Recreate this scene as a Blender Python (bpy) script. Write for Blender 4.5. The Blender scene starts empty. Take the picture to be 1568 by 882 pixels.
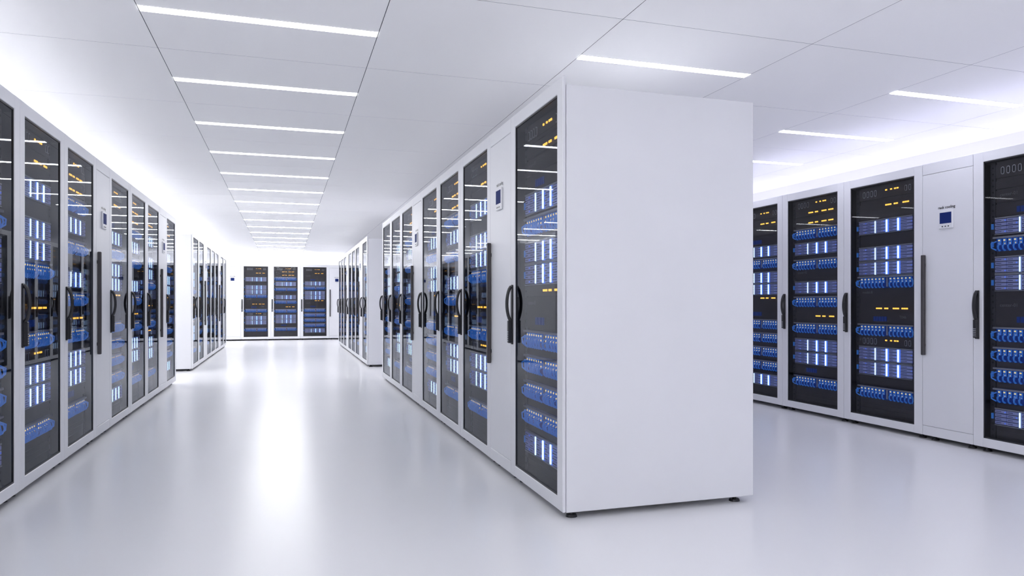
import bpy, math, random
from mathutils import Vector
random.seed(7)
ZOOM = None
sc = bpy.context.scene
try:
    sc.view_settings.view_transform = 'Standard'
    sc.view_settings.look = 'None'
except Exception as e:
    print(e)

# ------------------------------------------------------------ materials
def principled(name, col, rough=0.5, metal=0.0, emis=None, estr=0.0, spec=0.5, noise=0.0, nscale=4.0, coat=0.0):
    m = bpy.data.materials.new(name); m.use_nodes = True
    nt = m.node_tree; b = nt.nodes['Principled BSDF']
    b.inputs['Base Color'].default_value = (*col, 1)
    b.inputs['Roughness'].default_value = rough
    b.inputs['Metallic'].default_value = metal
    b.inputs['Specular IOR Level'].default_value = spec
    b.inputs['Coat Weight'].default_value = coat
    if emis:
        b.inputs['Emission Color'].default_value = (*emis, 1)
        b.inputs['Emission Strength'].default_value = estr
    if noise > 0:
        tc = nt.nodes.new('ShaderNodeTexCoord')
        n = nt.nodes.new('ShaderNodeTexNoise'); n.inputs['Scale'].default_value = nscale
        n.inputs['Detail'].default_value = 3
        r = nt.nodes.new('ShaderNodeValToRGB')
        r.color_ramp.elements[0].position = 0.3; r.color_ramp.elements[1].position = 0.7
        r.color_ramp.elements[0].color = (*[c*(1-noise) for c in col], 1)
        r.color_ramp.elements[1].color = (*[min(1, c*(1+noise)) for c in col], 1)
        nt.links.new(tc.outputs['Object'], n.inputs['Vector'])
        nt.links.new(n.outputs['Fac'], r.inputs['Fac'])
        nt.links.new(r.outputs['Color'], b.inputs['Base Color'])
    try: m.cycles.emission_sampling = 'NONE' if emis else 'AUTO'
    except Exception: pass
    return m

def emission(name, col, s, sample=False):
    m = bpy.data.materials.new(name); m.use_nodes = True
    nt = m.node_tree; nt.nodes.clear()
    o = nt.nodes.new('ShaderNodeOutputMaterial'); e = nt.nodes.new('ShaderNodeEmission')
    e.inputs[0].default_value = (*col, 1); e.inputs[1].default_value = s
    nt.links.new(e.outputs[0], o.inputs[0])
    try: m.cycles.emission_sampling = 'FRONT_BACK' if sample else 'NONE'
    except Exception: pass
    return m

def glassmat():
    m = bpy.data.materials.new('door_glass'); m.use_nodes = True
    nt = m.node_tree; nt.nodes.clear()
    o = nt.nodes.new('ShaderNodeOutputMaterial')
    t = nt.nodes.new('ShaderNodeBsdfTransparent'); t.inputs[0].default_value = (0.84, 0.85, 0.88, 1)
    g = nt.nodes.new('ShaderNodeBsdfGlossy'); g.inputs['Roughness'].default_value = 0.01
    g.inputs['Color'].default_value = (0.62, 0.64, 0.68, 1)
    f = nt.nodes.new('ShaderNodeFresnel'); f.inputs[0].default_value = 1.38
    mx = nt.nodes.new('ShaderNodeMixShader')
    nt.links.new(f.outputs[0], mx.inputs[0]); nt.links.new(t.outputs[0], mx.inputs[1])
    nt.links.new(g.outputs[0], mx.inputs[2]); nt.links.new(mx.outputs[0], o.inputs[0])
    return m

MATS = dict(
    white=principled('white_powder_coat', (0.84, 0.845, 0.875), 0.4, noise=0.012, nscale=2.5),
    dark=principled('black_steel', (0.022, 0.022, 0.026), 0.45),
    panel=principled('charcoal_panel', (0.055, 0.050, 0.054), 0.35, noise=0.1, nscale=12),
    rail=principled('rack_rail', (0.08, 0.08, 0.09), 0.4, 0.4),
    grey=principled('brushed_grey', (0.45, 0.46, 0.5), 0.35, 0.3),
    drive=principled('drive_tray', (0.42, 0.44, 0.56), 0.35, 0.1, emis=(0.12, 0.2, 1.0), estr=0.12),  # faint blue emission paints the LED bars' light onto the trays
    blue=principled('blue_cable', (0.08, 0.29, 0.74), 0.45, emis=(0.04, 0.22, 0.8), estr=0.24),  # slight emission added to keep the blue vivid in the dim interior
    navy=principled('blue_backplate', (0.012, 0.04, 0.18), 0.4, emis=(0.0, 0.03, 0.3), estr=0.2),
    glass=glassmat(),
    rubber=principled('black_plastic', (0.014, 0.014, 0.017), 0.4),
    bar=emission('led_bar_core', (0.52, 0.78, 1.0), 2.5),
    halo=emission('blue_led_glow', (0.06, 0.18, 1.0), 1.3),  # drive LEDs, plus painted glow as emissive strips around the bars
    orange=emission('amber_led', (1.0, 0.5, 0.07), 2.0),
    yellow=emission('port_led', (1.0, 0.75, 0.3), 1.0),
    text=principled('label_ink', (0.22, 0.22, 0.25), 0.6),
    screen=principled('lcd_navy', (0.01, 0.02, 0.10), 0.6, emis=(0.01, 0.03, 0.2), estr=0.2, spec=0.08),
)
KEYS = list(MATS)

# ------------------------------------------------------------ mesh builder
class MB:
    def __init__(s): s.v = []; s.f = []; s.m = []
    def add(s, vs, fs, mat):
        o = len(s.v); s.v += [tuple(p) for p in vs]
        k = KEYS.index(mat)
        for f in fs: s.f.append([o+i for i in f]); s.m.append(k)
    def box(s, x0, x1, y0, y1, z0, z1, mat):
        v = [(x0,y0,z0),(x1,y0,z0),(x1,y1,z0),(x0,y1,z0),(x0,y0,z1),(x1,y0,z1),(x1,y1,z1),(x0,y1,z1)]
        s.add(v, [(3,2,1,0),(4,5,6,7),(0,1,5,4),(1,2,6,5),(2,3,7,6),(3,0,4,7)], mat)
    def cbox(s, x0, x1, y0, y1, z0, z1, mat, c=0.003):
        lo = (x0,y0,z0); hi = (x1,y1,z1); idx = {}; vs = []
        for i in (0,1):
            for j in (0,1):
                for k in (0,1):
                    e = (i,j,k); base = [hi[a] if e[a] else lo[a] for a in range(3)]
                    for a in range(3):
                        p = list(base)
                        for b in range(3):
                            if b != a: p[b] += -c if e[b] else c
                        idx[(e,a)] = len(vs); vs.append(p)
        cen = Vector(((x0+x1)/2,(y0+y1)/2,(z0+z1)/2)); fs = []
        def face(l):
            P = [Vector(vs[i]) for i in l]
            n = (P[1]-P[0]).cross(P[2]-P[0]); m = sum(P, Vector())/len(P)
            fs.append(l if n.dot(m-cen) > 0 else l[::-1])
        for a in range(3):
            b, d = (a+1)%3, (a+2)%3
            for sgn in (0,1):
                l = []
                for (p,q) in ((0,0),(1,0),(1,1),(0,1)):
                    e = [0,0,0]; e[a]=sgn; e[b]=p; e[d]=q
                    l.append(idx[(tuple(e),a)])
                face(l)
            for p in (0,1):
                for q in (0,1):
                    e0=[0,0,0]; e0[b]=p; e0[d]=q; e1=list(e0); e1[a]=1
                    e0=tuple(e0); e1=tuple(e1)
                    face([idx[(e0,b)],idx[(e1,b)],idx[(e1,d)],idx[(e0,d)]])
        for i in (0,1):
            for j in (0,1):
                for k in (0,1):
                    face([idx[((i,j,k),a)] for a in range(3)])
        s.add(vs, fs, mat)
    def poly(s, pts, y0, y1, mat):       # extruded xz outline (ccw seen from -y)
        n = len(pts)
        vs = [(x,y0,z) for x,z in pts] + [(x,y1,z) for x,z in pts]
        fs = [list(range(n)), list(range(2*n-1, n-1, -1))]
        for i in range(n):
            j = (i+1)%n; fs.append([i, i+n, j+n, j])
        s.add(vs, fs, mat)
    def stadium(s, cx, cz, w, h, y0, y1, mat, n=6):
        r = min(w,h)/2; pts = []
        for k,(sx,sz,a0) in enumerate(((1,-1,-90),(1,1,0),(-1,1,90),(-1,-1,180))):
            for i in range(n//2+1):
                a = math.radians(a0 + 90*i/(n//2))
                pts.append((cx+sx*(w/2-r)+r*math.cos(a), cz+sz*(h/2-r)+r*math.sin(a)))
        s.poly(pts, y0, y1, mat)
    def tube(s, pts, r, mat, n=6, flat=1.0):
        P = [Vector(p) for p in pts]; vs = []; fs = []
        for i,p in enumerate(P):
            d = (P[min(i+1,len(P)-1)] - P[max(i-1,0)]).normalized()
            u = Vector((1,0,0)) if abs(d.x) < 0.9 else Vector((0,1,0))
            w = d.cross(u).normalized(); u = w.cross(d).normalized()
            for k in range(n):
                a = 2*math.pi*k/n
                vs.append(p + u*math.cos(a)*r*flat + w*math.sin(a)*r)
        for i in range(len(P)-1):
            for k in range(n):
                a=i*n+k; b=i*n+(k+1)%n
                fs.append([a,b,b+n,a+n])
        fs.append(list(range(n-1,-1,-1))); fs.append([ (len(P)-1)*n+k for k in range(n)])
        s.add(vs, fs, mat)
    def cyl(s, cx, cy, z0, z1, r0, r1, mat, n=14):
        vs = [(cx+r0*math.cos(2*math.pi*k/n), cy+r0*math.sin(2*math.pi*k/n), z0) for k in range(n)]
        vs += [(cx+r1*math.cos(2*math.pi*k/n), cy+r1*math.sin(2*math.pi*k/n), z1) for k in range(n)]
        fs = [[k,(k+1)%n,(k+1)%n+n,k+n] for k in range(n)] + [list(range(n-1,-1,-1)), list(range(n,2*n))]
        s.add(vs, fs, mat)
    def text(s, body, x, y, z, size, mat, align='LEFT', bold=0.0):
        if not body: return
        cu = bpy.data.curves.new('tmp', 'FONT'); cu.body = body; cu.size = size; cu.align_x = align
        cu.offset = bold; cu.resolution_u = 2
        ob = bpy.data.objects.new('tmp', cu); sc.collection.objects.link(ob)
        dg = bpy.context.evaluated_depsgraph_get(); dg.update()
        me = ob.evaluated_get(dg).to_mesh()
        vs = [(x+p.co.x, y-p.co.z, z+p.co.y) for p in me.vertices]
        fs = [list(p.vertices) for p in me.polygons]
        ob.evaluated_get(dg).to_mesh_clear()
        bpy.data.objects.remove(ob)
        s.add(vs, fs, mat)
    def mesh(s, name):
        me = bpy.data.meshes.new(name); me.from_pydata(s.v, [], s.f)
        for k in KEYS: me.materials.append(MATS[k])
        me.polygons.foreach_set('material_index', s.m); me.update()
        return me

EQ = 0.285   # half equipment width
YF = 0.058   # equipment face plane
DT = 0.017   # door thickness
BF = 0.020   # body front plane

def feet(mb, W, D):
    for x in (-W/2+0.06, W/2-0.06):
        for y in (0.07, D-0.08):
            mb.cyl(x, y, 0.0, 0.012, 0.030, 0.026, 'rubber')
            mb.cyl(x, y, 0.012, 0.05, 0.012, 0.012, 'rubber', 8)

def blade(mb, z, h=0.125):
    x0, x1 = -EQ, EQ
    mb.box(x0, x1, YF-0.006, YF+0.02, z-h/2, z+h/2, 'panel')
    mb.box(x0, x1, YF-0.016, YF, z+h/2-0.008, z+h/2, 'grey')
    mb.box(x0, x1, YF-0.016, YF, z-h/2, z-h/2+0.005, 'grey')
    edges = [0, 0.155, 0.30, 0.345, 0.505, 0.575, 0.715, 0.785, 1.0]
    kinds = ['d','d','s','d','B','d','B','d']
    rows = 4; rh = (h-0.018)/rows; L = x1-x0
    for c, kd in enumerate(kinds):
        a = x0 + edges[c]*L; e = x0 + edges[c+1]*L
        if kd in 'Bs':
            cx = (a+e)/2; w = 0.0065 if kd == 'B' else 0.0028
            mb.box(a+0.003, e-0.003, YF-0.012, YF, z-h/2+0.007, z+h/2-0.010, 'halo' if kd == 'B' else 'drive')
            mb.box(cx-w, cx+w, YF-0.018, YF-0.010, z-h/2+0.009, z+h/2-0.012, 'bar')
        else:
            for r in range(rows):
                b = z-h/2+0.008+r*rh
                mb.box(a+0.002, e-0.002, YF-0.014, YF, b+0.003, b+rh-0.003, 'drive')
                mb.box(a+0.01, a+(e-a)*0.55, YF-0.0155, YF-0.014, b+rh*0.42, b+rh*0.55, 'dark')
                if (c+r) % 3 == 0:
                    mb.box(e-0.014, e-0.008, YF-0.0155, YF-0.014, b+rh*0.35, b+rh*0.6, 'halo')

def patch(mb, z, h=0.105):
    x0, x1 = -EQ, EQ
    mb.box(x0, x1, YF-0.002, YF+0.02, z-h/2, z+h/2, 'navy')
    mb.cbox(x0-0.012, x1+0.012, YF-0.022, YF+0.002, z+h/2-0.013, z+h/2, 'grey', 0.002)
    n = 14; sp = (x1-x0-0.02)/n
    for i in range(n):
        cx = x0+0.01+sp*(i+0.5)
        if i == 7: 
            mb.box(cx-0.008, cx+0.008, YF-0.008, YF, z-h/2+0.01, z+h/2-0.016, 'grey'); continue
        for dz in (0.026, 0.002):
            mb.box(cx-0.012, cx+0.012, YF-0.010, YF, z+dz-0.010, z+dz+0.010, 'blue')
            mb.box(cx-0.006, cx+0.006, YF-0.012, YF-0.010, z+dz-0.005, z+dz+0.004, 'yellow')
        k = random.uniform(0.85, 1.15)
        mb.tube([(cx+0.010, YF-0.004, z+0.016), (cx+0.011, YF-0.026*k, z+0.006), (cx+0.009, YF-0.031*k, z-0.016),
                 (cx+0.003, YF-0.024*k, z-0.038), (cx-0.004, YF-0.004, z-0.050)], 0.0046, 'blue', 6)
        mb.tube([(cx-0.006, YF-0.004, z-0.006), (cx-0.006, YF-0.020*k, z-0.016), (cx-0.002, YF-0.020*k, z-0.034),
                 (cx+0.004, YF-0.004, z-0.050)], 0.0046, 'blue', 6)
    for sx in (-1, 1):
        mb.tube([(sx*(EQ-0.01), YF-0.01, z+0.02), (sx*(EQ+0.018), YF-0.028, z+0.004), (sx*(EQ+0.016), YF-0.026, z-0.026), (sx*(EQ-0.008), YF-0.01, z-0.044)], 0.005, 'blue', 6)

def amber(mb, z, right=True, n=3, h=0.06):
    mb.box(-EQ, EQ, YF-0.003, YF+0.02, z-h/2, z+h/2, 'panel')
    mb.box(-EQ, EQ, YF-0.006, YF, z-h/2, z-h/2+0.003, 'rail')
    x = 0.0 if right else -0.10
    for g in range(n):
        for i in range(3):
            if not (g == 1 and i == 2):
                mb.box(x, x+0.017, YF-0.007, YF-0.003, z-0.006, z+0.006, 'orange')
            x += 0.0225
        x += 0.022

def ovals(mb, z, h=0.10):
    mb.box(-EQ, EQ, YF-0.004, YF+0.02, z-h/2, z+h/2, 'panel')
    for i in range(4):
        cx = -EQ+0.055+i*0.042
        mb.stadium(cx, z, 0.026, 0.056, YF-0.010, YF-0.004, 'grey')
        mb.stadium(cx, z, 0.015, 0.044, YF-0.0115, YF-0.010, 'dark')
    x = 0.0
    for i in range(6):
        if i % 2 == 0 or i == 3:
            mb.box(x, x+0.018, YF-0.008, YF-0.004, z+0.008, z+0.019, 'orange')
        x += 0.026 + (0.015 if i==2 else 0)
    for i in range(2):
        cx = EQ-0.07+i*0.04
        mb.stadium(cx, z, 0.024, 0.05, YF-0.010, YF-0.004, 'grey')
        mb.stadium(cx, z, 0.014, 0.04, YF-0.0115, YF-0.010, 'dark')

def label(mb, z, txt, blue=False, h=0.09):
    mb.box(-EQ, EQ, YF-0.003, YF+0.02, z-h/2, z+h/2, 'panel')
    mb.text(txt, -EQ+0.03 if not blue else EQ-0.14, YF-0.0045, z+0.0, 0.034, 'text')
    if blue:
        for i in range(5):
            mb.box(-0.13+i*0.03, -0.106+i*0.03, YF-0.006, YF-0.003, z-0.028, z+0.014, 'navy')

LAY = {
 'A': [('o',2.055),('a',1.955),('l',1.87,'center-01'),('lb',1.77,''),('b',1.655),('p',1.525),('b',1.372),('b',1.245),('a',1.150),
       ('l',1.07,'center-01'),('lb',0.985,''),('p',0.87),('p',0.725),('p',0.575),('p',0.425),('b',0.270)],
 'C': [('o',2.06),('a',1.945),('l',1.87,''),('b',1.765),('b',1.53),('b',1.40),('p',1.28),('l',1.18,'model-B'),('a2',1.05),
       ('lb',0.965,'T046'),('p',0.86),('o',0.76),('b',0.65),('b',0.52),('l',0.41,''),('p',0.31)],
 'B': [('o',2.07),('a2',1.99),('a2',1.89),('p',1.785),('b',1.635),('p',1.48),('l',1.39,'center-02'),('b',1.25),('p',1.11),('a',0.97),
       ('p',0.85),('b',0.68),('b',0.55),('lb',0.44,''),('p',0.32)],
}

def build_rack(kind, W):
    mb = MB(); D = 1.11; hw = W/2 - 0.0015
    # cabinet body
    mb.cbox(-hw, -hw+0.022, BF, D, 0.036, 2.168, 'white')
    mb.cbox(hw-0.022, hw, BF, D, 0.036, 2.168, 'white')
    mb.cbox(-hw+0.022, hw-0.022, BF, D, 2.14, 2.166, 'white')
    mb.cbox(-hw+0.022, hw-0.022, BF, D, 0.038, 0.07, 'white')
    mb.cbox(-hw+0.022, hw-0.022, D-0.03, D-0.002, 0.06, 2.15, 'white')
    # dark interior lining
    mb.box(-hw+0.023, -hw+0.028, BF+.001, 0.4, 0.07, 2.14, 'dark')
    mb.box(hw-0.028, hw-0.023, BF+.001, 0.4, 0.07, 2.14, 'dark')
    mb.box(-hw+0.028, hw-0.028, BF+.001, 0.4, 2.125, 2.139, 'dark')
    mb.box(-hw+0.028, hw-0.028, BF+.001, 0.4, 0.071, 0.085, 'dark')
    mb.box(-hw+0.028, hw-0.028, 0.14, 0.15, 0.085, 2.125, 'dark')
    # door frame
    st = 0.078
    mb.cbox(-hw, -hw+st, 0, DT, 0.038, 2.210, 'white', 0.003)
    mb.cbox(hw-st, hw, 0, DT, 0.038, 2.210, 'white', 0.003)
    mb.cbox(-hw+st-0.004, hw-st+0.004, 0.0005, DT, 2.135, 2.2095, 'white', 0.003)
    mb.cbox(-hw+st-0.004, hw-st+0.004, 0.0005, DT, 0.0385, 0.104, 'white', 0.003)
    gx = hw-st
    # gasket
    g = 0.009
    mb.box(-gx, -gx+g, 0.005, BF, 0.104, 2.135, 'dark'); mb.box(gx-g, gx, 0.005, BF, 0.104, 2.135, 'dark')
    mb.box(-gx, gx, 0.005, BF, 2.135-g, 2.135, 'dark'); mb.box(-gx, gx, 0.005, BF, 0.104, 0.104+g, 'dark')
    mb.add([(-gx,0.009,0.104),(gx,0.009,0.104),(gx,0.009,2.135),(-gx,0.009,2.135)], [(0,1,2,3)], 'glass')
    # rails with square holes
    for sx in (-1, 1):
        a, b = sorted((sx*(EQ+0.006), sx*(EQ+0.045)))
        mb.box(a, b, YF, YF+0.03, 0.085, 2.125, 'rail')
        z = 0.12
        while z < 2.1:
            mb.box((a+b)/2-0.006, (a+b)/2+0.006, YF-0.002, YF, z, z+0.012, 'dark'); z += 0.0445
    # blank filler
    mb.box(-EQ, EQ, YF+0.004, YF+0.03, 0.085, 2.125, 'panel')
    for z in [0.13,0.165,0.2]:
        mb.box(-EQ, EQ, YF+0.001, YF+0.004, z, z+0.003, 'rail')
    for it in LAY[kind]:
        k, z = it[0], it[1]
        if k == 'b': blade(mb, z)
        elif k == 'p': patch(mb, z)
        elif k == 'a': amber(mb, z, True, 3)
        elif k == 'a2': amber(mb, z, False, 4)
        elif k == 'o': ovals(mb, z)
        elif k == 'l': label(mb, z, it[2])
        elif k == 'lb': label(mb, z, it[2], True)
        if k in 'bp':
            mb.box(-EQ-0.03, -EQ-0.018, YF-0.012, YF, z-0.02, z+0.02, 'blue')
    # handle: escutcheon, bowed lever, keypad lock
    hx = -hw+0.034
    mb.cbox(hx-0.017, hx+0.017, -0.008, 0.0, 0.83, 1.19, 'rubber', 0.003)
    pts = []
    for i in range(13):
        t = i/12
        pts.append((hx, -0.010-0.026*math.sin(math.pi*t)**0.6, 0.970+0.210*t))
    mb.tube(pts, 0.010, 'rubber', 8, 1.3)
    mb.cbox(hx-0.015, hx+0.015, -0.030, -0.006, 0.838, 0.975, 'rubber', 0.004)
    for i in range(5):
        for j in range(3):
            mb.box(hx-0.009+j*0.007, hx-0.005+j*0.007, -0.0312, -0.030, 0.85+i*0.013, 0.857+i*0.013, 'grey')
    feet(mb, W, D)
    return mb.mesh('rack_mesh_'+kind+str(int(W*1000)))

def build_cooler(W):
    mb = MB(); D = 1.11; hw = W/2-0.0015
    mb.cbox(-hw, hw, BF, D, 0.036, 2.168, 'white', 0.003)
    mb.cbox(-hw, hw, 0, DT, 0.115, 2.12, 'white', 0.003)
    mb.cbox(-hw, hw, 0, DT, 2.122, 2.210, 'white', 0.003)
    mb.cbox(-hw, hw, 0, DT, 0.038, 0.113, 'white', 0.003)
    mb.box(-hw+0.01, hw-0.01, DT-.001, BF+.001, 0.06, 2.16, 'rail')
    # long bar handle
    bx = -hw+0.022
    mb.cbox(bx-0.014, bx+0.014, -0.030, -0.004, 0.68, 1.48, 'panel', 0.004)
    for z in (0.76, 1.40):
        mb.cbox(bx-0.008, bx+0.008, -0.017, 0.002, z-0.012, z+0.012, 'rubber', 0.002)
    # control display
    mb.cbox(-0.062, 0.062, -0.012, 0.0, 1.675, 1.815, 'white', 0.004)
    mb.box(-0.050, 0.050, -0.0135, -0.012, 1.715, 1.800, 'screen')
    for i in range(3):
        mb.box(-0.032+i*0.026, -0.022+i*0.026, -0.0135, -0.012, 1.688, 1.696, 'rubber')
    mb.text('rack cooling', 0, -0.002, 1.832, 0.030, 'rubber', 'CENTER', 0.0006)
    feet(mb, W, D)
    return mb.mesh('cooler_mesh'+str(int(W*1000)))

cache = {}
def get(kind, W):
    k = (kind, round(W,3))
    if k not in cache: cache[k] = build_cooler(W) if kind == 'K' else build_rack(kind, W)
    return cache[k]

def put(kind, W, x, y, rot, sz=1.0):
    ob = bpy.data.objects.new('rack_cooling_unit' if kind == 'K' else 'server_rack', get(kind, W))
    ob.location = (x, y, 0); ob.rotation_euler = (0, 0, rot); ob.scale = (1, 1, sz)
    sc.collection.objects.link(ob)

def row(X, start, seq, wd, wc, facing, d=1, sz=1.0):
    p = start
    for k in seq:
        w = wc if k == 'K' else wd
        put(k, w, X, p + d*w/2, math.pi/2 if facing > 0 else -math.pi/2, sz)
        p += d*w
    return p

# middle block
row(1.311, 3.31, 'AKCBAKBCA', 0.86, 0.46, -1)
row(1.311, 12.25, 'AKCBAKBCA', 0.84, 0.45, -1)
# left block (laid from its far end toward the camera)
row(-1.40, 10.52, 'AKCBAKBCAKBC', 0.84, 0.44, 1, -1)
row(-1.40, 12.35, 'CAKBCAKBC', 0.84, 0.44, 1)
# right block
row(4.82, 4.00, 'ABKC', 0.84, 0.44, -1, -1, 0.985)
row(4.82, 4.00, 'KCBAKBCA', 0.84, 0.44, -1, 1, 0.985)
row(4.82, 12.25, 'AKCBAKBCA', 0.84, 0.44, -1, 1, 0.985)
# end row facing the aisle
x = -1.66-0.82
for k in 'AKCBAKC':
    w = 0.44 if k == 'K' else 0.82
    put(k, w, x+w/2, 21.9, 0.0); x += w

# ------------------------------------------------------------ room
def simple_mesh(name, verts, faces, mat):
    me = bpy.data.meshes.new(name); me.from_pydata(verts, [], faces); me.materials.append(mat); me.update()
    ob = bpy.data.objects.new(name, me); sc.collection.objects.link(ob); return ob
BOXF = [(3,2,1,0),(4,5,6,7),(0,1,5,4),(1,2,6,5),(2,3,7,6),(3,0,4,7)]
def bv(x0,x1,y0,y1,z0,z1):
    return [(x0,y0,z0),(x1,y0,z0),(x1,y1,z0),(x0,y1,z0),(x0,y0,z1),(x1,y0,z1),(x1,y1,z1),(x0,y1,z1)]
def slab(name, x0,x1,y0,y1,z0,z1, mat):
    return simple_mesh(name, bv(x0,x1,y0,y1,z0,z1), BOXF, mat)

XL, XR, YN, YB, ZC = -3.35, 6.08, -4.0, 23.2, 2.57
floor_m = principled('polished_epoxy_floor', (0.88, 0.88, 0.895), 0.24, spec=0.28, noise=0.01, nscale=0.8)
wall_m = principled('white_wall_paint', (0.90, 0.90, 0.92), 0.6, noise=0.01, nscale=1.0)
tile_m = principled('ceiling_tile_fill_glow', (0.88, 0.88, 0.90), 0.55, noise=0.012, nscale=1.5, emis=(0.94,0.945,1.0), estr=0.15)  # emission added to the tiles to lift the dark ceiling
seam_m = principled('ceiling_seam_grey', (0.05, 0.05, 0.06), 0.8)
slab('floor', XL, XR, YN, YB, -0.1, 0.0, floor_m)
slab('wall_left', XL-0.1, XL, YN, YB, 0, ZC+0.1, wall_m)
slab('wall_right', XR, XR+0.1, YN, YB, 0, ZC+0.1, wall_m)
slab('wall_back', XL-0.1, XR+0.1, YB, YB+0.1, 0, ZC+0.1, wall_m)
slab('wall_front', XL-0.1, XR+0.1, YN-0.1, YN, 0, ZC+0.1, wall_m)

# tiled ceiling with dark joint strips
T = 1.2; X0 = -0.71; Y0 = 3.41; g = 0.002
vs = []; fs = []; mi = []
def bx(x0,x1,y0,y1,z0,z1,k):
    o = len(vs); vs.extend(bv(x0,x1,y0,y1,z0,z1))
    for f in BOXF:
        fs.append([o+i for i in f]); mi.append(k)
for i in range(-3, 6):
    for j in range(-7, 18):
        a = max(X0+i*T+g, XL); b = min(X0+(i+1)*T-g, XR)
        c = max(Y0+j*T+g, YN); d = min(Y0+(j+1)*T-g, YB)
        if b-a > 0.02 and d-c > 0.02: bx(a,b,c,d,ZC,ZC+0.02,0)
for i in range(-2, 6):
    xx = X0+i*T
    if XL < xx < XR: bx(xx-g, xx+g, YN, YB, ZC+0.0005, ZC+0.02, 1)
for j in range(-6, 17):
    yy = Y0+j*T
    if YN < yy < YB: bx(XL, XR, yy-g, yy+g, ZC+0.0006, ZC+0.02, 1)
bx(XL,XR,YN,YB,ZC+0.03,ZC+0.1,1)
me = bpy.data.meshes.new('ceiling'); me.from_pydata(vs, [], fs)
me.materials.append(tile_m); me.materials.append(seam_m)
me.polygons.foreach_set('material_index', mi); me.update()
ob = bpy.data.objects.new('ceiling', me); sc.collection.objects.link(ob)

# linear ceiling lights: housing + diffuser
house = principled('light_housing', (0.9,0.9,0.92), 0.4)
def light_mesh(name, col, s):
    L = T/2-0.006; w = 0.036
    v=[];f=[];m=[]
    def b(x0,x1,y0,y1,z0,z1,k):
        o=len(v); v.extend(bv(x0,x1,y0,y1,z0,z1))
        for q in BOXF: f.append([o+i for i in q]); m.append(k)
    b(-L,L,-w,w,-0.004,-0.0005,1)
    b(-L,L,-w-0.004,-w-0.0005,-0.003,-0.0005,0); b(-L,L,w+0.0005,w+0.004,-0.003,-0.0005,0)
    me=bpy.data.meshes.new(name); me.from_pydata(v,[],f)
    me.materials.append(house); me.materials.append(emission(name+'_diffuser', col, s, True))
    me.polygons.foreach_set('material_index', m); me.update(); return me
LM = {-2: light_mesh('strip_left', (0.99,0.99,1.0), 32), 0: light_mesh('strip_main', (0.98,0.985,1.0), 12),
      2: light_mesh('strip_mid', (0.95,0.96,1.0), 12), 4: light_mesh('strip_right', (0.84,0.84,1.0), 18)}
mid = light_mesh('strip_main_bright', (0.99,0.99,1.0), 22)
far = light_mesh('strip_far', (0.99,0.99,1.0), 50)
for i in (-2,0,2,4):
    for j in range(-6, 16):
        if i == 2 and (j == -1 or j >= 1): continue
        y = Y0+(j+0.5)*T
        me = LM[i]
        if i == 0 and j >= 4: me = mid
        if i == 0 and j >= 7: me = far
        if i == -2 and j >= 5: me = far
        o = bpy.data.objects.new('linear_ceiling_light', me); o.location = (X0+(i+0.5)*T, y, ZC)
        sc.collection.objects.link(o)

# unseen fill strips added behind the rack rows to brighten ceiling and walls
def cove(x0,x1,y0,y1,z, col, s):
    v = bv(x0,x1,y0,y1,z,z+0.05)
    v += bv(x0+0.01,x1-0.01,y0+0.01,y1-0.01,z+0.051,z+0.06)
    f = BOXF + [tuple(i+8 for i in q) for q in BOXF]
    me = bpy.data.meshes.new('cove'); me.from_pydata(v,[],f)
    me.materials.append(house); me.materials.append(emission('cove_diffuser', col, s, True))
    me.polygons.foreach_set('material_index', [0]*6+[1]*6); me.update()
    o = bpy.data.objects.new('fill_uplight', me); sc.collection.objects.link(o)
cove(XR-0.12, XR-0.005, -3, 22.5, 1.95, (0.62,0.61,1.0), 9)
cove(XL+0.005, XL+0.12, -3, 22.5, 2.10, (0.99,0.99,1.0), 16)
cove(XL+0.4, XR-0.4, YB-0.12, YB-0.005, 2.12, (0.99,0.99,1.0), 14)

# ------------------------------------------------------------ world + camera
w = bpy.data.worlds.new('World'); sc.world = w; w.use_nodes = True
w.node_tree.nodes['Background'].inputs[0].default_value = (0.8,0.85,1,1)
w.node_tree.nodes['Background'].inputs[1].default_value = 0.5

cd = bpy.data.cameras.new('camera'); cam = bpy.data.objects.new('camera', cd); sc.collection.objects.link(cam)
cam.location = (0, 0, 1.08); cam.rotation_euler = (math.radians(90), 0, math.radians(-17.55))
cd.sensor_width = 36; cd.lens = 36*1097/1568; cd.shift_y = 23/1568; cd.clip_start = 0.05; cd.clip_end = 200
if ZOOM:
    zf, zu, zv = ZOOM
    cd.lens *= zf; cd.shift_x = (zu-784)/1568*zf; cd.shift_y = (464-zv)/1568*zf
sc.camera = cam
